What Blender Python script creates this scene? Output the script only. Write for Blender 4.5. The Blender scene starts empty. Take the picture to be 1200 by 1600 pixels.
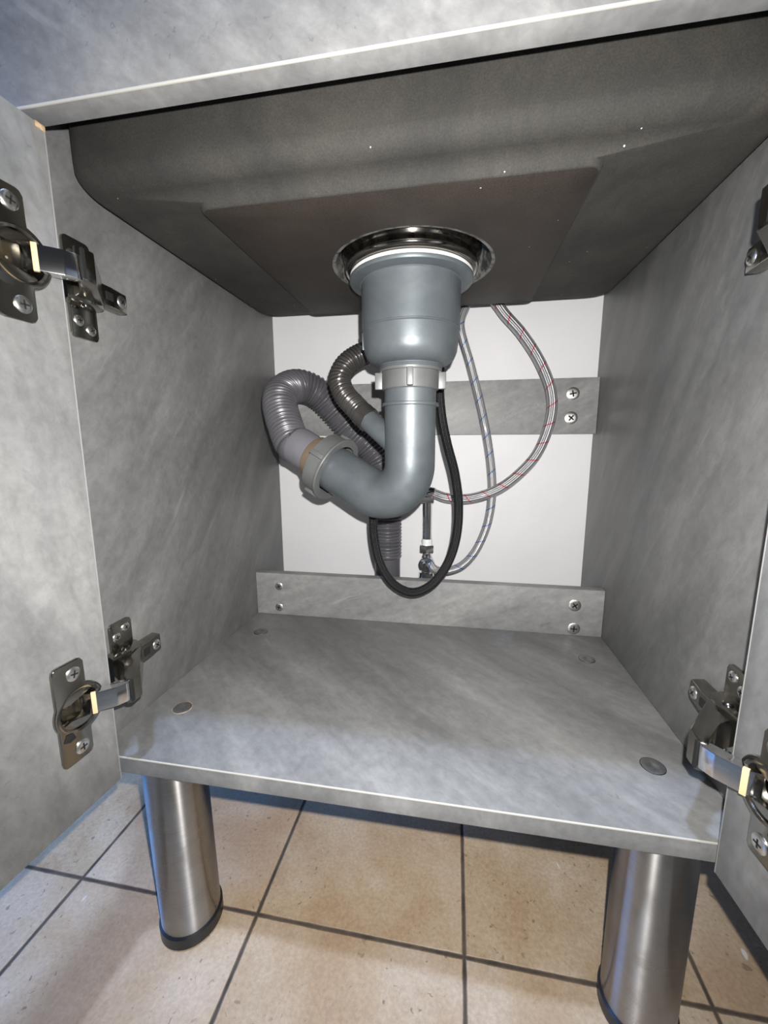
import bpy, bmesh, math, random
from mathutils import Vector, Matrix
random.seed(7)
PI = math.pi
S = 0.82                      # image-fitted units to metres: whole scene, camera included, scaled to likely part sizes
scn = bpy.context.scene
C = scn.collection

# ---------------------------------------------------------------- camera, light, exposure
CAM = Vector((.3381, -.2954, .2940)); ROT = (1.4060, .0032, .1716)
cd = bpy.data.cameras.new('camera'); cam = bpy.data.objects.new('camera', cd); C.objects.link(cam)
cam.location = CAM*S; cam.rotation_euler = ROT
cd.sensor_fit = 'VERTICAL'; cd.sensor_height = 32; cd.lens = 631.66/1600*32
cd.clip_start = .01
scn.camera = cam
scn.view_settings.view_transform = 'Standard'; scn.view_settings.look = 'None'
scn.view_settings.exposure = 0.0; scn.view_settings.gamma = 1; scn.view_settings.use_curve_mapping = False

w = bpy.data.worlds.new('world'); scn.world = w; w.use_nodes = True
w.node_tree.nodes['Background'].inputs[0].default_value = (.80, .88, 1, 1)
w.node_tree.nodes['Background'].inputs[1].default_value = .03

def light(name, kind, loc, energy, col, **k):
    d = bpy.data.lights.new(name, kind); d.energy = energy; d.color = col
    for a, b in k.items(): setattr(d, a, b)
    o = bpy.data.objects.new(name, d); C.objects.link(o); o.location = Vector(loc)*S
    return o
def aim(o, t):
    o.rotation_euler = (Vector(t)*S-o.location).to_track_quat('-Z', 'Y').to_euler()
FL = CAM + Vector((.013, .003, .030))
o = light('phone_flash', 'SPOT', FL, 13.8, (1, .972, .935), shadow_soft_size=.0028, spot_size=math.radians(165), spot_blend=1.0); o.rotation_euler = ROT
o = light('ceiling_lamp_light', 'AREA', (.15, -.30, 2.3), 22, (.48, .66, 1), shape='DISK', size=.09); aim(o, (.28, 0, 0))
o = light('window_daylight', 'AREA', (-2.1, -.45, .60), 21, (.08, .34, 1), shape='RECTANGLE', size=.9, size_y=1.1); aim(o, (0, 0, .0))

# ---------------------------------------------------------------- mesh helpers
def finish(bm, name, mats, parent=None, smooth=35, recalc=True):
    if recalc: bmesh.ops.recalc_face_normals(bm, faces=bm.faces)
    base = Vector((0, 0, 0))
    if parent is not None:
        p = parent
        while p is not None: base += p.location; p = p.parent
    for v in bm.verts: v.co = v.co*S - base
    me = bpy.data.meshes.new(name); 
    for f in bm.faces: f.smooth = smooth is not None
    bm.to_mesh(me); bm.free()
    if smooth is not None: me.set_sharp_from_angle(angle=math.radians(smooth))
    for m in (mats if isinstance(mats, (list, tuple)) else [mats]): me.materials.append(m)
    o = bpy.data.objects.new(name, me); C.objects.link(o)
    if parent is not None: o.parent = parent
    return o
def empty(name, loc, label, cat, group=None):
    o = bpy.data.objects.new(name, None); C.objects.link(o); o.location = Vector(loc)*S
    o.empty_display_size = .03
    return tag(o, label, cat, group)
def tag(o, label, cat, group=None):
    o['label'] = label; o['category'] = cat
    if group: o['group'] = group
    return o
def box(bm, x0, x1, y0, y1, z0, z1, bev=0, mi=0, M=None, seg=2):
    t = bmesh.new()
    bmesh.ops.create_cube(t, size=1)
    for v in t.verts:
        v.co = Vector((x0+(v.co.x+.5)*(x1-x0), y0+(v.co.y+.5)*(y1-y0), z0+(v.co.z+.5)*(z1-z0)))
    if bev: bmesh.ops.bevel(t, geom=t.edges[:], offset=bev, segments=seg, affect='EDGES', profile=.6)
    merge(bm, t, mi, M)
def merge(bm, t, mi=0, M=None):
    vs = [bm.verts.new(M @ v.co if M else v.co) for v in t.verts]
    t.verts.index_update()
    for f in t.faces:
        try: g = bm.faces.new([vs[v.index] for v in f.verts]); g.material_index = mi
        except ValueError: pass
    t.free()
def prism(bm, poly, h0, h1, fn, bev=0, mi=0):
    """poly in (a,b), extruded h0..h1, mapped with fn(a,b,h)"""
    t = bmesh.new()
    lo = [t.verts.new((a, b, h0)) for a, b in poly]; hi = [t.verts.new((a, b, h1)) for a, b in poly]
    n = len(poly)
    t.faces.new(lo[::-1]); t.faces.new(hi)
    for i in range(n): t.faces.new((lo[i], lo[(i+1) % n], hi[(i+1) % n], hi[i]))
    if bev: bmesh.ops.bevel(t, geom=t.edges[:], offset=bev, segments=2, affect='EDGES', profile=.6)
    for v in t.verts: v.co = Vector(fn(*v.co))
    merge(bm, t, mi)
def rrect(x0, x1, y0, y1, r, k=6):
    pts = []
    for cx, cy, a0 in ((x1-r, y1-r, 0), (x0+r, y1-r, 90), (x0+r, y0+r, 180), (x1-r, y0+r, 270)):
        for i in range(k+1):
            a = math.radians(a0+90*i/k); pts.append((cx+r*math.cos(a), cy+r*math.sin(a)))
    return pts
def frame(d, up=Vector((0, 0, 1))):
    d = d.normalized()
    a = up.cross(d)
    if a.length < 1e-4: a = Vector((1, 0, 0)).cross(d)
    a.normalize(); b = d.cross(a)
    return a, b
def lathe(bm, org, axis, prof, seg=48, mi=0, mis=None, rfun=None):
    """prof: list of (radius, distance along axis)"""
    axis = Vector(axis).normalized(); a, b = frame(axis); org = Vector(org)
    rings = []
    for r, h in prof:
        if r < 1e-6: rings.append([bm.verts.new(org+axis*h)])
        else:
            rings.append([bm.verts.new(org+axis*h+(a*math.cos(2*PI*i/seg)+b*math.sin(2*PI*i/seg))*(r if not rfun else rfun(r, 2*PI*i/seg, h))) for i in range(seg)])
    for k in range(len(rings)-1):
        p, q = rings[k], rings[k+1]; m = mi if mis is None else mis[k]
        if len(p) == 1 and len(q) == 1: continue
        for i in range(seg):
            j = (i+1) % seg
            if len(p) == 1: f = bm.faces.new((p[0], q[i], q[j]))
            elif len(q) == 1: f = bm.faces.new((p[i], q[0], p[j]))
            else: f = bm.faces.new((p[i], q[i], q[j], p[j]))
            f.material_index = m
def catmull(P, n=24):
    P = [Vector(p) for p in P]; out = []
    E = [P[0]*2-P[1]] + P + [P[-1]*2-P[-2]]
    for i in range(1, len(E)-2):
        p0, p1, p2, p3 = E[i-1], E[i], E[i+1], E[i+2]
        for k in range(n):
            t = k/n
            out.append(.5*((2*p1)+(p2-p0)*t+(2*p0-5*p1+4*p2-p3)*t*t+(3*p1-p0-3*p2+p3)*t**3))
    out.append(P[-1]); return out
def resample(P, step):
    L = [0]
    for a, b in zip(P, P[1:]): L.append(L[-1]+(b-a).length)
    n = max(2, int(round(L[-1]/step))); out = []; k = 0
    for i in range(n+1):
        s = L[-1]*i/n
        while k < len(L)-2 and L[k+1] < s: k += 1
        t = (s-L[k])/max(1e-9, L[k+1]-L[k]); out.append(P[k].lerp(P[k+1], min(1, max(0, t))))
    return out, L[-1]
def sweep(bm, P, rad, seg=24, caps=True, mi=0, smooth_it=0):
    """tube along points P; rad(s) radius; writes UV (u round, v metres)"""
    uvl = bm.loops.layers.uv.verify()
    n = len(P); T = []
    for i in range(n):
        T.append((P[min(n-1, i+1)]-P[max(0, i-1)]).normalized())
    a, b = frame(T[0]); rings = []; s = 0; vs = []
    for i in range(n):
        if i:
            s += (P[i]-P[i-1]).length
            a = (a-T[i]*a.dot(T[i])).normalized()
        b = T[i].cross(a); r = rad(s) if callable(rad) else rad
        rings.append([bm.verts.new(P[i]+(a*math.cos(2*PI*k/seg)+b*math.sin(2*PI*k/seg))*r) for k in range(seg)]); vs.append(s)
    for i in range(n-1):
        for k in range(seg):
            j = (k+1) % seg
            f = bm.faces.new((rings[i][k], rings[i][j], rings[i+1][j], rings[i+1][k])); f.material_index = mi
            for l, uv in zip(f.loops, ((k/seg, vs[i]), ((k+1)/seg, vs[i]), ((k+1)/seg, vs[i+1]), (k/seg, vs[i+1]))): l[uvl].uv = uv
    if caps:
        bm.faces.new(rings[0][::-1]).material_index = mi; bm.faces.new(rings[-1]).material_index = mi

# ---------------------------------------------------------------- materials
class NT:
    def __init__(s, name):
        s.m = bpy.data.materials.new(name); s.m.use_nodes = True; s.t = s.m.node_tree; s.n = s.t.nodes
        s.b = s.n['Principled BSDF']
    def add(s, k, **p):
        x = s.n.new(k)
        for a, v in p.items(): setattr(x, a, v)
        return x
    def put(s, sock, v):
        if isinstance(v, bpy.types.NodeSocket): s.t.links.new(v, sock)
        elif v is not None: sock.default_value = v
    def math(s, op, a, b=None, c=None):
        x = s.add('ShaderNodeMath', operation=op)
        for i, v in enumerate((a, b, c)): s.put(x.inputs[i], v) if v is not None else None
        return x.outputs[0]
    def vmath(s, op, a, b=None):
        x = s.add('ShaderNodeVectorMath', operation=op); s.put(x.inputs[0], a)
        if b is not None: s.put(x.inputs[1], b)
        return x.outputs['Value'] if op in ('DOT_PRODUCT', 'LENGTH') else x.outputs[0]
    def pos(s): return s.vmath('MULTIPLY', s.add('ShaderNodeNewGeometry').outputs['Position'], (1/S,)*3)
    def comb(s, x, y, z):
        c = s.add('ShaderNodeCombineXYZ'); s.put(c.inputs[0], x); s.put(c.inputs[1], y); s.put(c.inputs[2], z); return c.outputs[0]
    def noise(s, vec, scale, detail=4, rough=.55, dist=0):
        x = s.add('ShaderNodeTexNoise'); s.put(x.inputs['Vector'], vec); x.inputs['Scale'].default_value = scale
        x.inputs['Detail'].default_value = detail; x.inputs['Roughness'].default_value = rough; x.inputs['Distortion'].default_value = dist
        return x.outputs[0]
    def ramp(s, f, stops):
        x = s.add('ShaderNodeValToRGB'); s.put(x.inputs[0], f); e = x.color_ramp.elements
        while len(e) < len(stops): e.new(.5)
        for q, (p, c) in zip(e, stops): q.position = p; q.color = (*(c if isinstance(c, tuple) else (c, c, c)), 1)
        return x.outputs[0]
    def mix(s, f, a, b, mode='MIX'):
        x = s.add('ShaderNodeMix', data_type='RGBA', blend_type=mode)
        s.put(x.inputs[0], f)
        for i, v in ((6, a), (7, b)): s.put(x.inputs[i], (*v, 1) if isinstance(v, tuple) else v)
        return x.outputs[2]
    def bump(s, h, strength, dist=.001):
        x = s.add('ShaderNodeBump'); s.put(x.inputs['Height'], h); x.inputs['Strength'].default_value = strength
        x.inputs['Distance'].default_value = dist; s.t.links.new(x.outputs[0], s.b.inputs['Normal'])
    def set(s, col=None, rough=None, metal=None, **k):
        if col is not None: s.put(s.b.inputs['Base Color'], (*col, 1) if isinstance(col, tuple) else col)
        if rough is not None: s.put(s.b.inputs['Roughness'], rough)
        if metal is not None: s.put(s.b.inputs['Metallic'], metal)
        for a, v in k.items(): s.put(s.b.inputs[a.replace('_', ' ')], v)
        return s.m
def laminate(name, st, pe, off=0., gain=1.):
    """grey stone-look laminate; st = direction of the streaks, pe = across them, both in the board's plane"""
    q = NT(name); p = q.pos(); st = Vector(st).normalized(); pe = Vector(pe).normalized(); no = st.cross(pe)
    a = q.vmath('DOT_PRODUCT', p, tuple(st)); b = q.vmath('DOT_PRODUCT', p, tuple(pe)); c = q.vmath('DOT_PRODUCT', p, tuple(no))
    v1 = q.comb(q.math('ADD', q.math('MULTIPLY', a, 2.8), off), q.math('MULTIPLY', b, 12.5), q.math('MULTIPLY', c, 8.))
    big = q.noise(v1, 1.0, 5, .62, .35)
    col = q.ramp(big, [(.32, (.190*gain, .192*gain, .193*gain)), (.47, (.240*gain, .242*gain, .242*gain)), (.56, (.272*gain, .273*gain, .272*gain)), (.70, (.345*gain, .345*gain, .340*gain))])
    fine = q.noise(q.comb(q.math('MULTIPLY', a, 75.), q.math('MULTIPLY', b, 95.), q.math('MULTIPLY', c, 80.)), 1.0, 7, .72, .25)
    mid = q.noise(q.comb(q.math('ADD', q.math('MULTIPLY', a, 11.), off), q.math('MULTIPLY', b, 30.), q.math('MULTIPLY', c, 10.)), 1.0, 6, .68, .5)
    col = q.mix(.60, col, q.mix(1.0, col, q.ramp(mid, [(.34, .80), (.5, 1.), (.66, 1.20)]), 'MULTIPLY'))
    col = q.mix(.50, col, q.mix(1.0, col, q.ramp(fine, [(.36, .76), (.64, 1.24)]), 'MULTIPLY'))
    v2 = q.comb(q.math('ADD', q.math('MULTIPLY', a, 8.), off+5.3), q.math('MULTIPLY', b, 55.), q.math('MULTIPLY', c, 9.))
    str_ = q.noise(v2, 1.0, 3, .6, .6)
    gate = q.ramp(q.noise(v1, 1.7, 2, .5), [(.50, 0.), (.66, 1.)])
    stf = q.math('MULTIPLY', q.ramp(str_, [(.58, 0.), (.72, .55)]), gate)
    col = q.mix(stf, col, (.42*gain, .42*gain, .41*gain))
    pit = q.math('MULTIPLY', q.ramp(q.noise(p, 210, 2, .5, .8), [(.66, 0.), (.72, .5)]), q.ramp(q.noise(v1, 1.1, 3, .6), [(.48, 0.), (.62, 1.)]))
    col = q.mix(pit, col, (.13, .13, .13))
    q.bump(fine, .12, .0006)
    return q.set(col, q.ramp(fine, [(.3, .40), (.7, .52)]), 0)
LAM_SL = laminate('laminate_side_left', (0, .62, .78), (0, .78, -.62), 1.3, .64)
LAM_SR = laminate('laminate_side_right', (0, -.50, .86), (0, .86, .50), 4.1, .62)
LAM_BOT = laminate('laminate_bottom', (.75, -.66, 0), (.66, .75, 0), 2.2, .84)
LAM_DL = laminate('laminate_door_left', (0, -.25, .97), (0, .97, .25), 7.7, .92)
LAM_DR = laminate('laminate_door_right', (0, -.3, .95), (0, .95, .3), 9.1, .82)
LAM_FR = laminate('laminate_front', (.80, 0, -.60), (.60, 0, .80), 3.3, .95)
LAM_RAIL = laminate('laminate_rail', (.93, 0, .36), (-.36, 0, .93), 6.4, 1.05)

q = NT('edge_band_cream'); EDGE = q.set((.56, .55, .50), .45)
q = NT('edge_band_grey'); EDGEG = q.set((.32, .32, .31), .5)
q = NT('chipboard_core'); p_ = q.pos(); CHIP = q.set(q.ramp(q.noise(p_, 300, 3), [(.4, (.45, .30, .16)), (.65, (.70, .52, .32))]), .8)

q = NT('sink_composite'); p_ = q.pos()
c_ = q.ramp(q.noise(p_, 9, 6, .68, .4), [(.34, (.026, .025, .023)), (.50, (.038, .036, .032)), (.66, (.056, .052, .045))])
g_ = q.noise(p_, 700, 3, .7)
c_ = q.mix(.6, c_, q.mix(1., c_, q.ramp(g_, [(.38, .72), (.62, 1.28)]), 'MULTIPLY'))
vo = q.add('ShaderNodeTexVoronoi'); q.put(vo.inputs['Vector'], p_); vo.inputs['Scale'].default_value = 75
dot = q.math('MULTIPLY', q.math('LESS_THAN', vo.outputs['Distance'], .05), q.math('GREATER_THAN', q.noise(vo.outputs['Position'], 90, 1), .585))
c_ = q.mix(dot, c_, (.62, .62, .58)); q.bump(g_, .10, .0004)
SINK = q.set(c_, .78, 0)
q = NT('sink_composite_pad'); p_ = q.pos()
c_ = q.ramp(q.noise(p_, 12, 4, .6, .4), [(.35, (.026, .020, .016)), (.65, (.040, .031, .025))])
g_ = q.noise(p_, 600, 3, .7)
c_ = q.mix(.7, c_, q.mix(1., c_, q.ramp(g_, [(.38, .66), (.62, 1.34)]), 'MULTIPLY'))
vo = q.add('ShaderNodeTexVoronoi'); q.put(vo.inputs['Vector'], p_); vo.inputs['Scale'].default_value = 75
dot = q.math('MULTIPLY', q.math('LESS_THAN', vo.outputs['Distance'], .05), q.math('GREATER_THAN', q.noise(vo.outputs['Position'], 90, 1), .60))
c_ = q.mix(dot, c_, (.55, .55, .50)); q.bump(g_, .22, .0006)
PAD = q.set(c_, .6, 0)
q = NT('sink_cut_ring'); p_ = q.pos(); q.bump(q.noise(p_, 150, 4, .7), .6, .001); CUT = q.set(q.ramp(q.noise(p_, 90, 4, .7), [(.42, (.05, .05, .045)), (.58, (.20, .20, .19))]), .45)

def plastic(name, c0, c1, rough=.36, sc=14, coat=0., met=0.):
    q = NT(name); p = q.pos(); f = q.noise(p, sc, 5, .6, .4); q.bump(q.noise(p, 260, 3), .06, .0004)
    return q.set(q.ramp(f, [(.35, c0), (.65, c1)]), q.ramp(q.noise(p, 60, 5, .7), [(.3, rough-.05), (.7, rough+.09)]), met, Coat_Weight=coat)
PLA = plastic('grey_plastic', (.120, .140, .154), (.170, .192, .206), .44, met=.40)
PLA2 = plastic('grey_nut_plastic', (.150, .157, .156), (.195, .203, .201), .42, met=.30)
HOSE = plastic('corrugated_grey_plastic', (.105, .103, .116), (.140, .138, .152), .34, met=.25)
HOSE2 = plastic('corrugated_dark_plastic', (.060, .056, .054), (.095, .090, .086), .26, met=.5)
CUFF = plastic('hose_cuff_plastic', (.185, .181, .207), (.225, .220, .246), .42, met=.15)
RUB = plastic('brown_rubber', (.125, .092, .062), (.18, .132, .090), .55, 40)
WHITE = plastic('white_gasket', (.82, .83, .83), (.88, .88, .87), .4)
BLK = plastic('black_plastic', (.012, .013, .016), (.022, .023, .027), .35)
DARK = plastic('recess_shade_black', (.010, .010, .010), (.014, .014, .014), .7)  # near-black colour stands in for shade in slots, seams and screw crosses
BUF = plastic('cream_plastic', (.75, .56, .30), (.82, .62, .36), .5)

def metal(name, c0, c1, rough, aniso=0, sc=20, axis='Z'):
    q = NT(name); p = q.pos()
    m = q.set(q.ramp(q.noise(p, sc, 5, .65, .5), [(.35, c0), (.65, c1)]), rough, 1)
    if aniso:
        q.set(Anisotropic=aniso)
        t = q.add('ShaderNodeTangent', direction_type='RADIAL', axis=axis); q.t.links.new(t.outputs[0], q.b.inputs['Tangent'])
    return m
NICK = metal('nickel_hinge', (.27, .255, .225), (.38, .36, .32), .19)
NICKP = metal('polished_nickel', (.66, .66, .66), (.76, .76, .77), .13)
CHROME = metal('chrome', (.82, .82, .83), (.90, .90, .90), .06)
ZINC = metal('zinc_screw', (.72, .71, .68), (.84, .83, .80), .30, sc=300)
DULL = metal('dull_zinc', (.34, .34, .34), (.46, .46, .45), .5, sc=200)
FLANGE = metal('steel_flange', (.20, .185, .17), (.30, .28, .25), .12)
q = NT('brushed_steel'); p_ = q.pos()
gr = q.noise(q.vmath('MULTIPLY', p_, (6, 6, 900)), 1.0, 3)
sm = q.noise(p_, 22, 4, .6, .4)
STEEL = q.set(q.mix(.5, q.ramp(sm, [(.38, (.36, .34, .32)), (.52, (.46, .445, .425)), (.66, (.39, .37, .345))]), q.ramp(gr, [(.35, .42), (.65, .52)])), q.ramp(sm, [(.40, .27), (.60, .32)]), 1, Anisotropic=1.0, Anisotropic_Rotation=0.25)
tg = q.add('ShaderNodeTangent', direction_type='RADIAL', axis='Z'); q.t.links.new(tg.outputs[0], q.b.inputs['Tangent'])

def braid(name, tick):
    q = NT(name); uv = q.add('ShaderNodeUVMap').outputs[0]
    sx = q.add('ShaderNodeSeparateXYZ'); q.put(sx.inputs[0], uv); u, v = sx.outputs[0], sx.outputs[1]
    ln = q.math('SINE', q.math('MULTIPLY', u, 2*PI*14))
    weave = q.math('MULTIPLY', q.math('SINE', q.math('ADD', q.math('MULTIPLY', u, 2*PI*12), q.math('MULTIPLY', v, 2600))), q.math('SINE', q.math('SUBTRACT', q.math('MULTIPLY', u, 2*PI*12), q.math('MULTIPLY', v, 2600))))
    h = q.math('ADD', q.math('MULTIPLY', ln, .6), q.math('MULTIPLY', weave, .4))
    col = q.ramp(q.math('MULTIPLY_ADD', h, .5, .5), [(.15, (.20, .20, .21)), (.6, (.44, .44, .46)), (.9, (.78, .78, .80))])
    if tick:
        fr = q.math('FRACT', q.math('ADD', q.math('DIVIDE', v, .031), q.math('MULTIPLY', u, -1.0)))
        tk = q.math('LESS_THAN', fr, .07)
        col = q.mix(q.math('MULTIPLY', tk, .85), col, tick)
    q.bump(h, .5, .0006)
    return q.set(col, .30, .55, Coat_Weight=.6)
RED = braid('braided_steel_red_thread', (.50, .015, .04))
BLUE = braid('braided_steel_blue_thread', (.03, .12, .42))
q = NT('black_braid'); uv = q.add('ShaderNodeUVMap').outputs[0]
sx = q.add('ShaderNodeSeparateXYZ'); q.put(sx.inputs[0], uv)
h_ = q.math('MULTIPLY', q.math('SINE', q.math('ADD', q.math('MULTIPLY', sx.outputs[0], 2*PI*10), q.math('MULTIPLY', sx.outputs[1], 1900))), q.math('SINE', q.math('SUBTRACT', q.math('MULTIPLY', sx.outputs[0], 2*PI*10), q.math('MULTIPLY', sx.outputs[1], 1900))))
q.bump(h_, .6, .0006); BBRAID = q.set(q.ramp(h_, [(.3, (.004, .004, .005)), (.95, (.022, .022, .024))]), .42)

q = NT('white_wall_paint'); p_ = q.pos()
WALL = q.set(q.ramp(q.noise(p_, 5, 5, .6, .5), [(.35, (.76, .76, .78)), (.65, (.80, .80, .815))]), .55)
q.bump(q.noise(p_, 35, 4), .10, .001)

TP, TX, TY = .2258, -.0912, .0445
q = NT('beige_floor_tiles'); p_ = q.pos(); sx = q.add('ShaderNodeSeparateXYZ'); q.put(sx.inputs[0], p_)
def cell(s, o): return q.math('DIVIDE', q.math('SUBTRACT', s, o-40*TP), TP)
cu, cv = cell(sx.outputs[0], TX), cell(sx.outputs[1], TY)
wob = q.math('MULTIPLY', q.math('SUBTRACT', q.noise(p_, 60, 3), .5), .006)
du = q.math('ADD', q.math('ABSOLUTE', q.math('SUBTRACT', q.math('FRACT', q.math('ADD', cu, .5)), .5)), wob)
dv = q.math('ADD', q.math('ABSOLUTE', q.math('SUBTRACT', q.math('FRACT', q.math('ADD', cv, .5)), .5)), wob)
dm = q.math('MINIMUM', du, dv)
gro = q.ramp(dm, [(.0070, 1.), (.0105, 0.)])
idn = q.comb(q.math('FLOOR', cu), q.math('FLOOR', cv), 0.)
wn = q.add('ShaderNodeTexWhiteNoise', noise_dimensions='3D'); q.put(wn.inputs['Vector'], idn)
tone = q.noise(q.vmath('ADD', p_, wn.outputs['Color']), 9, 4, .6, .3)
tc = q.ramp(tone, [(.36, (.46, .325, .20)), (.50, (.54, .42, .285)), (.64, (.61, .505, .385))])
tc = q.mix(.70, tc, q.mix(1., tc, q.ramp(q.noise(p_, 260, 4, .7), [(.35, .8), (.65, 1.2)]), 'MULTIPLY'))
tc = q.mix(q.math('MULTIPLY', wn.outputs['Value'], .22), tc, (.66, .45, .32))
pt = q.math('MULTIPLY', q.ramp(q.noise(p_, 150, 2, .5, .5), [(.662, 0.), (.70, .65)]), q.ramp(q.noise(p_, 12, 2), [(.38, 0.), (.55, 1.)]))
tc = q.mix(pt, tc, (.20, .14, .09))
ws = q.ramp(q.noise(q.vmath('MULTIPLY', p_, (1, .5, 1)), 48, 1, .5, .2), [(.80, 0.), (.82, .8)])
tc = q.mix(ws, tc, (.8, .8, .8))
gc = q.ramp(q.noise(p_, 40, 3), [(.35, (.060, .046, .036)), (.65, (.130, .098, .070))])
col = q.mix(gro, tc, gc)
q.bump(q.math('ADD', q.math('MULTIPLY', q.math('SUBTRACT', 1., gro), 1.), q.math('MULTIPLY', q.noise(p_, 90, 3), .12)), .5, .0015)
TILE = q.set(col, q.mix(gro, (.34, .34, .34), (.8, .8, .8)), 0)

# ---------------------------------------------------------------- the setting
W, D, H, T = .568, .4541, .5277, .0171  # most part positions below come from image pixels through the fitted camera
FZ = -.22
bm = bmesh.new(); box(bm, -2.2, 2.8, -2.8, D+.1, FZ-.05, FZ); o = finish(bm, 'floor', TILE, smooth=None); o['kind'] = 'structure'
bm = bmesh.new(); box(bm, -2.2, 2.8, D, D+.1, FZ, 2.4); o = finish(bm, 'wall_back', WALL, smooth=None); o['kind'] = 'structure'

# ---------------------------------------------------------------- cabinet
cab = empty('sink_cabinet', (W/2, .2, FZ), 'grey stone-look laminate sink cabinet with open doors, on round steel legs', 'cabinet')
def screw(parent, c, n, r=.0062, up=(0, 0, 1), mat=ZINC, ang=.3, dome=.0016, name='screw', glabel=None):
    c = Vector(c); n = Vector(n).normalized(); a, b = frame(n, Vector(up) if abs(n.dot(Vector(up))) < .9 else Vector((0, 1, 0)))
    bm = bmesh.new()
    lathe(bm, c, n, [(r, -.001), (r, dome*.35), (r*.86, dome*.8), (r*.55, dome), (0, dome)], 24)
    a2 = a*math.cos(ang)+b*math.sin(ang); b2 = n.cross(a2)
    for u, v in ((a2, b2), (b2, a2)):
        L, wd = r*.52, r*.11
        M = Matrix((( *u, 0), (*v, 0), (*n, 0), (0, 0, 0, 1))).transposed(); M.translation = c
        box(bm, -L, L, -wd, wd, dome*.5, dome+.00012, 0, 1, M)  # cross stands slightly proud; its socket shade is only dark colour
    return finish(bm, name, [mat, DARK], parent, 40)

# side panels
bm = bmesh.new(); box(bm, -T, 0, .0005, D-.0005, -T, .70, .0006); side_l = finish(bm, 'side_panel', LAM_SL, cab)
bm = bmesh.new(); box(bm, W, W+T, .0005, D-.0005, -T, .70, .0006); side_r = finish(bm, 'side_panel', LAM_SR, cab)
# bottom panel
bm = bmesh.new(); box(bm, .0002, W-.0002, 0, .3536, -T, 0, .0005); bot = finish(bm, 'bottom_panel', LAM_BOT, cab)
bm = bmesh.new(); box(bm, .0002, W-.0002, -.0005, .0006, -.0011, .0003, .0003); finish(bm, 'edge_band', EDGE, bot)
for c in [(.0400, .2676), (.5255, .2638), (.0405, .0756), (.5258, .0723)]:
    bm = bmesh.new()
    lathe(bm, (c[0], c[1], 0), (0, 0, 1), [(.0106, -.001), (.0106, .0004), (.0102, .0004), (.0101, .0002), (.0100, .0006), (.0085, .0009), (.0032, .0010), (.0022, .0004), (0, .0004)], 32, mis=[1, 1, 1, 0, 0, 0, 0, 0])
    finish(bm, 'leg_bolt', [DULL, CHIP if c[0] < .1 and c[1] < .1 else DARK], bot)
# front panel above the doors
bm = bmesh.new(); box(bm, -T, W+T, -T, 0, H, .70, .0005); fr = finish(bm, 'front_panel', LAM_FR, cab)
bm = bmesh.new(); box(bm, -T, W+T, -T-.0005, -T+.0011, H-.0003, H+.0012, .0004); finish(bm, 'edge_band', EDGE, fr)
# rails
bm = bmesh.new(); box(bm, .0003, W-.0003, .3365, .3536, .0001, .0745, .0005); rl = finish(bm, 'back_rail', LAM_RAIL, cab)
for i, c in enumerate([(.0423, .0515), (.0410, .0130), (.5259, .0489), (.5269, .0110)]): screw(rl, (c[0], .3365, c[1]), (0, -1, 0), .0070 if i < 2 else .0093, ang=.4+i*.9)
bm = bmesh.new(); box(bm, .0003, W-.0003, D-.0165, D-.0004, .311, .4015, .0005); ru = finish(bm, 'back_rail', LAM_RAIL, cab)
for i, c in enumerate([(.5276, .3763), (.5273, .3371), (.0410, .3763), (.0410, .3371)]): screw(ru, (c[0], D-.0165, c[1]), (0, -1, 0), .0104, ang=.2+i*.7)

# doors
def door(px, py, deg, sgn, mat, z0=-.018, z1=.5235, lean=0.):
    """inner face starts at (px,py) and runs towards the room; sgn=-1 left, +1 right"""
    a = math.radians(deg); d = Vector((sgn*math.sin(a), -math.cos(a), 0)); n = Vector((sgn*math.cos(a), math.sin(a), 0))
    M = Matrix(((*d, 0), (*n, 0), (0, 0, 1, 0), (0, 0, 0, 1))).transposed(); M.translation = (px, py, 0)
    M = Matrix.Translation((px, py, 0)) @ Matrix.Rotation(lean, 4, 'Y') @ Matrix.Translation((-px, -py, 0)) @ M
    bm = bmesh.new(); box(bm, 0, .285, 0, T, z0, z1, .0005, 0, M); dr = finish(bm, 'door', mat, cab)
    bm = bmesh.new(); box(bm, -.0004, .0005, -.0002, T+.0002, z0-.0002, z1+.0002, .0002, 0, M); finish(bm, 'edge_band', EDGEG, dr)
    return dr, M
dl, ML = door(.0337, -.0056, 3.4, -1, LAM_DL, lean=.0060)
dr_, MR = door(.5348, -.0066, 3.9, 1, LAM_DR)
bm = bmesh.new(); box(bm, -.0006, .0065, -.0006, .003, .5200, .5240, .0008, 0, ML); finish(bm, 'chipped_corner', CHIP, dl)

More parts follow.
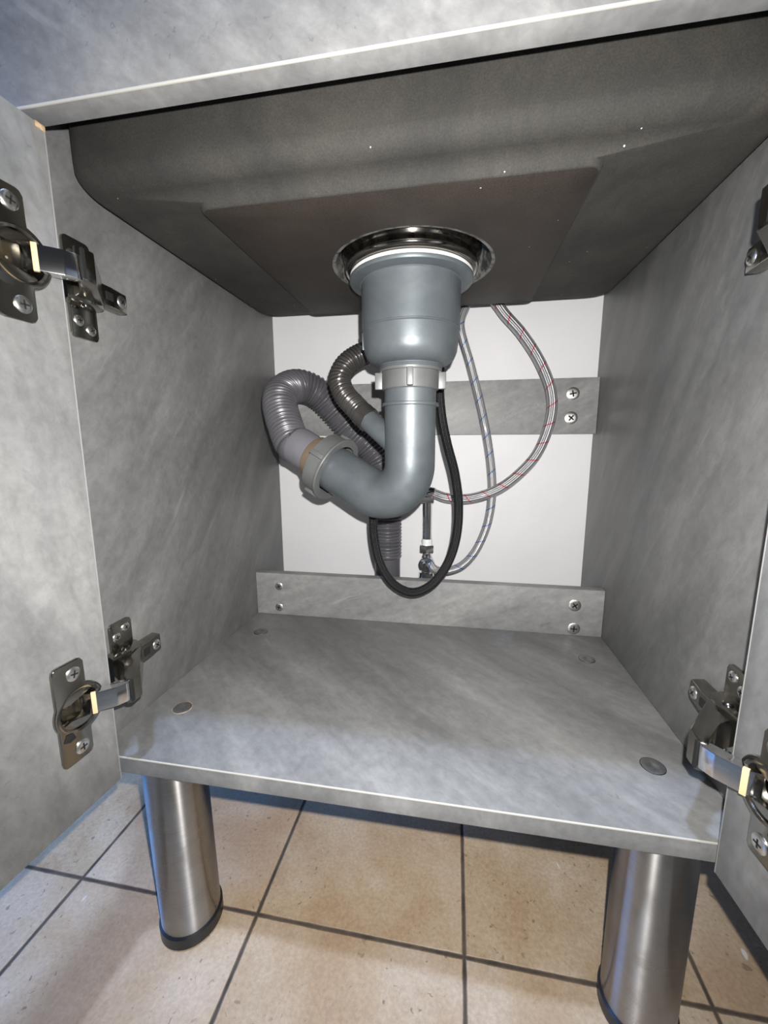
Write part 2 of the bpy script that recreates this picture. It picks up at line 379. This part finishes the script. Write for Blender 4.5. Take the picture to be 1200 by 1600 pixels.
# hinges
CUPV, CUPR = -.0365, .0178
def hinge(side, zc, zb, F, door_obj):
    """F(v, w, h): point on the door face at v from the wall edge, height w above zc, h proud of the face"""
    def fn(u, v, w): return (u if side < 0 else W-u, v, zb+w)
    N = Vector((1, 0, 0)) if side < 0 else Vector((-1, 0, 0))
    # mounting plate with its raised rib on the side panel
    bm = bmesh.new()
    prism(bm, rrect(.031, .058, -.042, .042, .004), .0002, .0028, lambda a, b, h: fn(h, a, b), .0006)
    prism(bm, [(.0005, .022), (.0150, .018), (.0190, .040), (.0150, .056), (.0005, .062)], -.0150, .0150, fn, .0035)
    prism(bm, [(.0005, .040), (.0165, .040), (.0150, .066), (.0125, .086), (.0005, .088)], -.0088, .0088, fn, .0012)
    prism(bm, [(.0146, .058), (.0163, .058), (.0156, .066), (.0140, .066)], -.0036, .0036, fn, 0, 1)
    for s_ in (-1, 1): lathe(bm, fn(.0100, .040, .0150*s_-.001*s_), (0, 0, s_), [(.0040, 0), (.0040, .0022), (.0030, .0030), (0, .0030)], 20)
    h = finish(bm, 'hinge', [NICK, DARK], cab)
    for v_, w_ in ((.038, .027), (.050, .033), (.038, -.027), (.050, -.033)):
        screw(h, fn(.0028, v_, w_), N, .0048, ang=.5+v_*30, mat=ZINC)
    screw(h, fn(.0128, .0775, 0), N, .0058, ang=.9, mat=ZINC, dome=.0026)
    # arm: folded channel over the plate, then the flat link into the cup
    bm = bmesh.new()
    prism(bm, [(.0160, .052), (.0195, .050), (.0400, .024), (.0535, .0085), (.0540, -.0035), (.0490, -.0060), (.0420, .0030), (.0300, .0180), (.0150, .024)], -.0120, .0120, fn, .0014)
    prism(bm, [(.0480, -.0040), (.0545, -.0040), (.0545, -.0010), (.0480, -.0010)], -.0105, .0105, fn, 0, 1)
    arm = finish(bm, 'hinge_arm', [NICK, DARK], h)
    dz = zc-zb
    bm = bmesh.new()
    prism(bm, [(.0455, -.0035), (.0535, -.0040), (.0540, -.0080), (.0500, -.0155), (.0380, -.0270), (.0290, -.0300), (.0275, -.0250), (.0340, -.0200)], -.0090, .0090, lambda a, b, c: fn(a, b, c+dz*.6), .0009)
    finish(bm, 'hinge_link', NICKP, h)
    bm = bmesh.new()
    prism(bm, [(.0372, -.0285), (.0400, -.0262), (.0378, -.0240), (.0350, -.0262)], -.0096, .0096, lambda a, b, c: fn(a, b, c+dz*.6), .0004)
    finish(bm, 'plastic_buffer', BUF, h)
    # flange with its hollow cup let into the door
    bm = bmesh.new()
    NN = 120; rr = rrect(-.0560, -.0300, -.0440, .0440, .0045)
    def ray(th):
        dx, dy = math.cos(th), math.sin(th); best = .0218
        for k in range(len(rr)):
            (ax, ay), (bx, by) = rr[k], rr[(k+1) % len(rr)]
            ax -= CUPV; bx -= CUPV; ex, ey = bx-ax, by-ay; den = dx*ey-dy*ex
            if abs(den) < 1e-12: continue
            t = (ax*ey-ay*ex)/den; s2 = (ax*dy-ay*dx)/den
            if t > 0 and -1e-9 <= s2 <= 1+1e-9: best = max(best, t)
        return best
    outer = [ray(2*PI*k/NN) for k in range(NN)]
    def ring(fr_, hh): return [bm.verts.new(F(CUPV+fr_(k)*math.cos(2*PI*k/NN), fr_(k)*math.sin(2*PI*k/NN), hh)) for k in range(NN)]
    rings = [ring(lambda k: outer[k], .0002), ring(lambda k: outer[k], .0020), ring(lambda k: outer[k]-.0006, .0026)]
    for rad_, hh in ((CUPR+.0016, .0026), (CUPR+.0006, .0030), (CUPR-.0010, .0022), (CUPR-.0018, -.0005), (CUPR-.0022, -.0050), (CUPR-.0045, -.0085), (CUPR-.0090, -.0100), (.0010, -.0104)):
        rings.append(ring(lambda k: rad_, hh))
    for p_, q_ in zip(rings, rings[1:]):
        for k in range(NN): bm.faces.new((p_[k], p_[(k+1) % NN], q_[(k+1) % NN], q_[k]))
    # folded bridge inside the cup, below or above the link
    for s_ in (-1, 1):
        prism(bm, [(-.0530, s_*.0060), (-.0440, s_*.0085), (-.0280, s_*.0100), (-.0225, s_*.0140), (-.0330, s_*.0165), (-.0470, s_*.0150)], -.0040, .0012, F, .0012)
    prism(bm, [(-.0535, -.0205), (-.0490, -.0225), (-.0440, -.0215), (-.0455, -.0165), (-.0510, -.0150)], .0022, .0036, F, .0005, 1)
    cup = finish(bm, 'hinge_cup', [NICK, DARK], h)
    nrm = (Vector(F(0, 0, 1))-Vector(F(0, 0, 0))).normalized()
    for w_ in (.033, -.033): screw(h, F(-.0395, w_, .0026), nrm, .0060, ang=.7+w_*20, mat=ZINC)
    # drill the door for the cup
    bm = bmesh.new(); lathe(bm, F(CUPV, 0, 0), nrm, [(0, -.0118), (CUPR+.0004, -.0118), (CUPR+.0004, .004), (0, .004)], 48)
    cut = finish(bm, 'cutter', NICK, None, None)
    md = door_obj.modifiers.new('cup', 'BOOLEAN'); md.operation = 'DIFFERENCE'; md.solver = 'EXACT'; md.object = cut
    bpy.context.view_layer.update()
    dg = bpy.context.evaluated_depsgraph_get()
    me = bpy.data.meshes.new_from_object(door_obj.evaluated_get(dg)); door_obj.modifiers.remove(md)
    door_obj.data = me; bpy.data.objects.remove(cut)
    return h
def face_fn(M, sgn, zc):
    # door matrix: column 0 runs along the door, column 1 into its thickness
    def F(v, w, h):
        along = (-.0061-v)
        p = M @ Vector((along, -h if True else h, zc+w)); return tuple(p)
    return F
for zc, zb in ((.0770, .0740), (.4250, .4320)):
    hinge(-1, zc, zb, face_fn(ML, -1, zc), dl)
    hinge(1, zc, zb, face_fn(MR, 1, zc), dr_)

# legs
def leg(x, y, dx=0., rr=.0295):
    bm = bmesh.new()
    lathe(bm, (x, y, FZ), (-dx, 0, 1), [(rr-.003, .010), (rr, .012), (rr, .2028)], 64); g = finish(bm, 'leg', STEEL, cab)
    bm = bmesh.new(); lathe(bm, (x, y, FZ), (-dx, 0, 1), [(0, .0002), (rr, .0002), (rr+.002, .002), (rr+.002, .0135), (rr+.0004, .0155), (rr-.002, .0155)], 64); finish(bm, 'leg_foot', BLK, g)
    return g
leg(.0660, .0300, .02); leg(.5150, .0320, 0, .0300); leg(.060, .315); leg(.512, .315)

# ---------------------------------------------------------------- sink
CX, CY = .283, .210
snk = empty('sink', (W/2, .22, .497), 'dark grey-brown composite sink basin seen from below, hanging inside the cabinet', 'sink')
bm = bmesh.new()
def loop(pts, z): return [bm.verts.new((x, y, z)) for x, y in pts]
def bridge(a, b, mi=0):
    n = len(a)
    for i in range(n):
        bm.faces.new((a[i], a[(i+1) % n], b[(i+1) % n], b[i])).material_index = mi
K = 11
X0, X1, Y0, Y1 = .0035, W-.0050, .0365, .4056
def inset(d, r): return rrect(X0+d, X1-d, Y0+d, Y1-d, r, K)
L = [loop(rrect(-.014, W+.014, -.014, D-.004, .01, K), .712), loop(rrect(-.015, W+.015, -.015, D-.003, .01, K), .7015),  # wide rim out of view, added to block light from above the carcass
     loop(inset(0, .022), .7005), loop(inset(.0004, .022), .536)]
for k in range(1, 10):
    t_ = PI/2*k/9*.96; L.append(loop(inset(.0004+.019*(1-math.cos(t_)), .022+.004*k/9), .5285-.0195*math.sin(t_)))
pad = (.113, .440, .0640, .356)
def pin(d, r): return rrect(pad[0]-d, pad[1]+d, pad[2]-d, pad[3]+d, r, K)
for k in range(len(L)-1): bridge(L[k], L[k+1])
P1 = loop(pin(.0030, .012), .5010); bridge(L[-1], P1)
P2 = loop(pin(.0015, .010), .4978); bridge(P1, P2)
P3 = loop(pin(0, .009), .4968); bridge(P2, P3)
RX, RY = .2845, .2125
def circ(r, z):
    n = 4*(K+1); out = []
    for c, a0 in enumerate((0, 90, 180, 270)):
        for i in range(K+1):
            a = math.radians(a0+90*(i+.5)/(K+1)); jit = 1
            out.append((RX+r*math.cos(a), RY+r*math.sin(a)))
    return loop(out, z)
L0 = L[0]
cA = circ(.0925, .4965); bridge(P3, cA, 1)
cB = circ(.0888, .4970); bridge(cA, cB, 2)
cC = circ(.0870, .5040); bridge(cB, cC, 2)
cD = circ(.0845, .5300); bridge(cC, cD, 2)
bridge(cD, L0)
basin = finish(bm, 'basin', [SINK, PAD, CUT], snk, 40)

# ---------------------------------------------------------------- strainer and its cup
dr = empty('basket_strainer', (CX, CY, .37), 'blue-grey plastic strainer body with white gasket and steel flange under the sink', 'drain')
up = (0, 0, 1)
bm = bmesh.new(); lathe(bm, (CX, CY, 0), up, [(.0800, .530), (.0795, .508), (.0778, .5020), (.0758, .4985), (.0752, .4955), (.0762, .4925), (.0760, .4900), (.0742, .4878), (.0712, .4866), (.060, .4862)], 96); finish(bm, 'steel_flange', FLANGE, dr)
bm = bmesh.new(); lathe(bm, (CX, CY, 0), up, [(.060, .4861), (.0696, .4861), (.0705, .4852), (.0705, .4832), (.0698, .4823), (.060, .4822)], 96); finish(bm, 'gasket', WHITE, dr)
bm = bmesh.new(); lathe(bm, (CX, CY, 0), up, [(.058, .4822), (.0704, .4822), (.0712, .4814), (.0712, .4790), (.0704, .4778), (.0640, .4764), (.0592, .4758), (.0580, .4745), (.0576, .4700), (.0574, .4320), (.0572, .4268), (.0579, .4262), (.0579, .4250), (.0567, .4242), (.0556, .4080), (.0546, .4010), (.0520, .3945), (.0470, .3895), (.0410, .3872), (.0378, .3868), (.0372, .3855), (.0378, .3842), (.0372, .3830), (.030, .3825)], 96); cup = finish(bm, 'strainer_body', PLA, dr)
bm = bmesh.new()
for a in (-1.45, -1.25): box(bm, -.0008, .0008, .0540, .0578, .4060, .4250, .0004, 0, Matrix.Translation((CX, CY, 0)) @ Matrix.Rotation(a+PI-.2, 4, 'Z'))
finish(bm, 'moulding_rib', PLA, cup)

def lugnut(bm, org, axis, r, h, ph=.1, lug=.0072, lw=.0032):
    """union nut: plain ring, lip at the far end and four lugs"""
    lathe(bm, org, axis, [(r*.84, 0), (r*.965, 0), (r, .0012), (r, h-.001), (r+.0026, h-.001), (r+.0032, h), (r+.0032, h+.0022), (r+.0026, h+.003), (r*.84, h+.003)], 96)
    ax = Vector(axis).normalized(); a, b = frame(ax); org = Vector(org)
    for k in range(4):
        t = ph+k*PI/2; rd = a*math.cos(t)+b*math.sin(t); tg = ax.cross(rd)
        M = Matrix(((*rd, 0), (*tg, 0), (*ax, 0), (0, 0, 0, 1))).transposed(); M.translation = org
        box(bm, r-.003, r+lug, -lw, lw, .0012, h-.0005, .0014, 0, M)

trap = empty('p_trap', (CX, CY, .205), 'blue-grey plastic P-trap bend hanging from the strainer body, with ribbed union nuts', 'pipe')
PR = .0312
# trap path: straight down, bend, rising arm turned a little to the back
ANG = 1.13
az = math.radians(17); hd = Vector((-math.cos(az), math.sin(az), 0)); el = math.radians(27)
RB = .040; ZB = .2695
path = [Vector((CX, CY, .372)), Vector((CX, CY, .345)), Vector((CX, CY, .32)), Vector((CX, CY, .30))]
tot = PI/2+el; nb = 28
cb = Vector((CX, CY, ZB))+hd*RB
for i in range(nb+1):
    t = tot*i/nb; path.append(cb - hd*RB*math.cos(t) - Vector((0, 0, 1))*RB*math.sin(t))
de = (hd*math.cos(el)+Vector((0, 0, 1))*math.sin(el)); pe_ = path[-1].copy()
ARM = .066
for s in (.4, .7, 1.): path.append(pe_+de*ARM*s)
P, Ltot = resample(path, .0035)
bm = bmesh.new(); sweep(bm, P, PR, 56); tb = finish(bm, 'trap_pipe', PLA, trap)
bm = bmesh.new(); lathe(bm, (CX, CY, .3395), up, [(PR-.002, 0), (PR+.0028, 0), (PR+.0034, .0008), (PR+.0034, .0030), (PR+.0028, .0038), (PR-.002, .0038)], 64); finish(bm, 'collar', PLA, trap)
bm = bmesh.new(); lugnut(bm, (CX, CY, .3585), up, .0342, .0215, .10, .0085, .0036); finish(bm, 'union_nut', PLA2, trap)
bm = bmesh.new(); lugnut(bm, pe_+de*.0815, -de, .0425, .0225, ANG, .0042, .0034)
nutL = finish(bm, 'union_nut', PLA2, trap)
# side inlet for the overflow hose
inl0 = Vector((CX, CY, .300))+Vector((-.020, .002, -.004)); inl1 = Vector((.225, .233, .3270))
bm = bmesh.new(); sweep(bm, [inl0.lerp(inl1, k/6) for k in range(7)], .0142, 32); finish(bm, 'inlet_pipe', PLA, trap)

# ---------------------------------------------------------------- waste hose
ne = pe_+de*.0815
hose = empty('waste_hose', ne, 'thick grey corrugated waste hose arching from the trap nut down to the back rail', 'hose')
bm = bmesh.new(); lathe(bm, ne-de*.010, de, [(.024, 0), (.0300, 0), (.0300, .0255), (.0285, .0270), (.024, .0270)], 56); finish(bm, 'rubber_sleeve', RUB, hose)
c0 = ne+de*.0160
bm = bmesh.new(); lathe(bm, c0, de, [(.022, 0), (.0272, 0), (.0276, .012), (.0276, .030), (.0268, .034), (.022, .036)], 56); finish(bm, 'hose_cuff', CUFF, hose)
h0 = c0+de*.033
print('h0', [round(x, 4) for x in h0], 'ne', [round(x, 4) for x in ne])
hp = [h0, h0+de*.012, (.0780, .294, .3500), (.0715, .322, .3750), (.0840, .352, .3890), (.1080, .374, .3810), (.1340, .390, .3530), (.1650, .400, .3150), (.1930, .408, .2860), (.2120, .415, .2500), (.2195, .420, .2000), (.2200, .421, .1400), (.2200, .421, .0880)]
P, Lh = resample(catmull(hp), .00115)
def corr(r0, am, pitch): return lambda s: r0+am*(abs(math.cos(PI*s/pitch))**1.3)
bm = bmesh.new(); sweep(bm, P, corr(.0230, .0032, .0060), 40); finish(bm, 'corrugated_tube', HOSE, hose, 60)
bm = bmesh.new(); lathe(bm, (.2200, .421, .0885), (0, 0, -1), [(.020, -.002), (.0235, 0), (.0235, .046), (.020, .046)], 48); finish(bm, 'hose_cuff', HOSE, hose)
bm = bmesh.new(); sweep(bm, [Vector((.2200, .421, .045)), Vector((.2200, .423, .030)), Vector((.2200, .432, .016)), Vector((.2200, .445, .010)), Vector((.2200, .4535, .0095))], .018, 32); finish(bm, 'wall_spigot', HOSE, hose)

ovf = empty('overflow_hose', inl1, 'thin dark corrugated overflow hose bending up from the trap inlet behind the strainer', 'hose')
ia = (inl1-inl0).normalized()
bm = bmesh.new(); lathe(bm, inl1-ia*.004, ia, [(.0145, 0), (.0163, 0), (.0166, .004), (.0160, .010), (.0164, .012), (.0160, .018), (.0145, .018)], 40); finish(bm, 'hose_cuff', HOSE2, ovf)
op = [inl1+ia*.012, (.2050, .246, .3450), (.1880, .256, .3620), (.1795, .264, .3830), (.1870, .274, .4040), (.2070, .288, .4200), (.2370, .312, .4330), (.2700, .345, .4500), (.2980, .378, .4680), (.3160, .406, .4880), (.3220, .4235, .5120), (.3220, .4235, .538)]
P, Lo = resample(catmull(op), .0010)
bm = bmesh.new(); sweep(bm, P, corr(.0138, .0020, .0044), 32); finish(bm, 'corrugated_tube', HOSE2, ovf, 60)

# ---------------------------------------------------------------- flexible hoses
def flex(name, pts, r, mat, label, step=.003, ends=()):
    P, L_ = resample(catmull(pts), step)
    bm = bmesh.new(); sweep(bm, P, r, 24)
    o = empty(name, pts[0], label, 'hose')
    finish(bm, 'hose_sleeve', mat, o)
    for c, n, ln in ends:
        bm = bmesh.new(); lathe(bm, c, n, [(.004, 0), (r+.0008, 0), (r+.0014, .002), (r+.0014, ln-.002), (r+.0006, ln), (.004, ln)], 32); finish(bm, 'ferrule', CHROME, o)
    return o
flex('spray_hose', [(.280, .433, .640), (.280, .4320, .4900), (.2980, .400, .4250), (.3150, .335, .4050), (.3150, .300, .3700), (.3190, .284, .3330), (.3275, .272, .2950), (.3390, .266, .2540), (.3450, .265, .2110), (.3430, .265, .1660), (.3320, .265, .1280), (.3105, .265, .0960), (.2829, .265, .0820), (.2560, .265, .0920), (.2370, .265, .1180), (.2275, .265, .1519), (.2240, .270, .1934), (.2300, .285, .2350), (.2540, .310, .2890), (.2620, .350, .3600), (.2560, .400, .4200), (.252, .4300, .490), (.252, .432, .640)],
     .0063, BBRAID, 'black braided hose hanging in a loop below the trap')
flex('supply_hose', [(.362, .4350, .640), (.3580, .4360, .560), (.3500, .4320, .5200), (.3420, .4270, .4859), (.3600, .4225, .4247), (.3777, .4225, .3624), (.3927, .4225, .2987), (.4012, .4220, .2445), (.4030, .4220, .2002), (.3970, .4220, .1547), (.3800, .4200, .1101), (.3561, .4150, .0810), (.3280, .4080, .0710), (.3080, .4000, .0760), (.2975, .3990, .0890)],
     .0074, BLUE, 'braided steel supply hose with blue threads curving down to the lower valve outlet')
flex('supply_hose', [(.400, .4230, .640), (.3920, .4200, .540), (.4056, .4160, .5060), (.4376, .4120, .4682), (.4671, .4080, .4236), (.4864, .4060, .3769), (.4880, .4050, .3339), (.4722, .4040, .2827), (.4437, .4040, .2457), (.4085, .4040, .2183), (.3665, .4050, .2033), (.3284, .4100, .2025), (.3040, .4180, .2090)],
     .0084, RED, 'braided steel supply hose with red threads, bowing widely to the chrome pipe top')

# ---------------------------------------------------------------- valve
VX, VY = .2925, .4210
vl = empty('angle_valve', (VX, VY, .045), 'small chrome valve with short upright chrome pipe behind the trap', 'valve')
def hexring(bm, z0, z1, r, x=VX, y=VY, ax=(0, 0, 1)):
    lathe(bm, (x, y, z0), ax, [(r*.6, 0), (r*.93, 0), (r, .0012), (r, z1-z0-.0012), (r*.93, z1-z0), (r*.6, z1-z0)], 6)
bm = bmesh.new(); lathe(bm, (VX, VY, 0), up, [(.0083, .118), (.0083, .196)], 32); finish(bm, 'upright_pipe', CHROME, vl)
bm = bmesh.new(); hexring(bm, .192, .204, .0130); lathe(bm, (VX, VY, .204), up, [(.0095, 0), (.0100, .004), (.0095, .010), (.006, .014), (0, .015)], 24)
lathe(bm, (VX+.002, VY-.001, .211), (1, -.2, 0), [(.0075, 0), (.0090, .001), (.0090, .012), (.007, .012)], 24); finish(bm, 'top_fitting', CHROME, vl)
bm = bmesh.new(); lathe(bm, (VX, VY, 0), up, [(.0086, .1262), (.0096, .124), (.0094, .119), (.0098, .1155), (.0080, .1150)], 24); finish(bm, 'sealing_tape', WHITE, vl)
bm = bmesh.new(); hexring(bm, .1020, .1155, .0140); lathe(bm, (VX, VY, 0), up, [(.0085, .103), (.0080, .098), (.0095, .093), (.0110, .088)], 24); finish(bm, 'hex_nut', CHROME, vl)
bm = bmesh.new()
lathe(bm, (VX, VY, 0), up, [(.0050, .0935), (.0105, .0905), (.0135, .084), (.0140, .077), (.0125, .070), (.0105, .066), (.0135, .064), (.0140, .055), (.0135, .050), (.0100, .047), (.0100, .040), (0, .040)], 32)
lathe(bm, (VX, VY-.006, .0800), (0, -1, 0), [(.0140, 0), (.0140, .005), (.0128, .0065), (.0075, .0068), (.0070, .0120), (.0055, .0150)], 32)
lathe(bm, (VX, VY, .0550), (0, 1, 0), [(.0085, 0), (.0085, .022), (.0150, .023), (.0150, .0325), (.008, .0328)], 32)
finish(bm, 'valve_body', CHROME, vl)
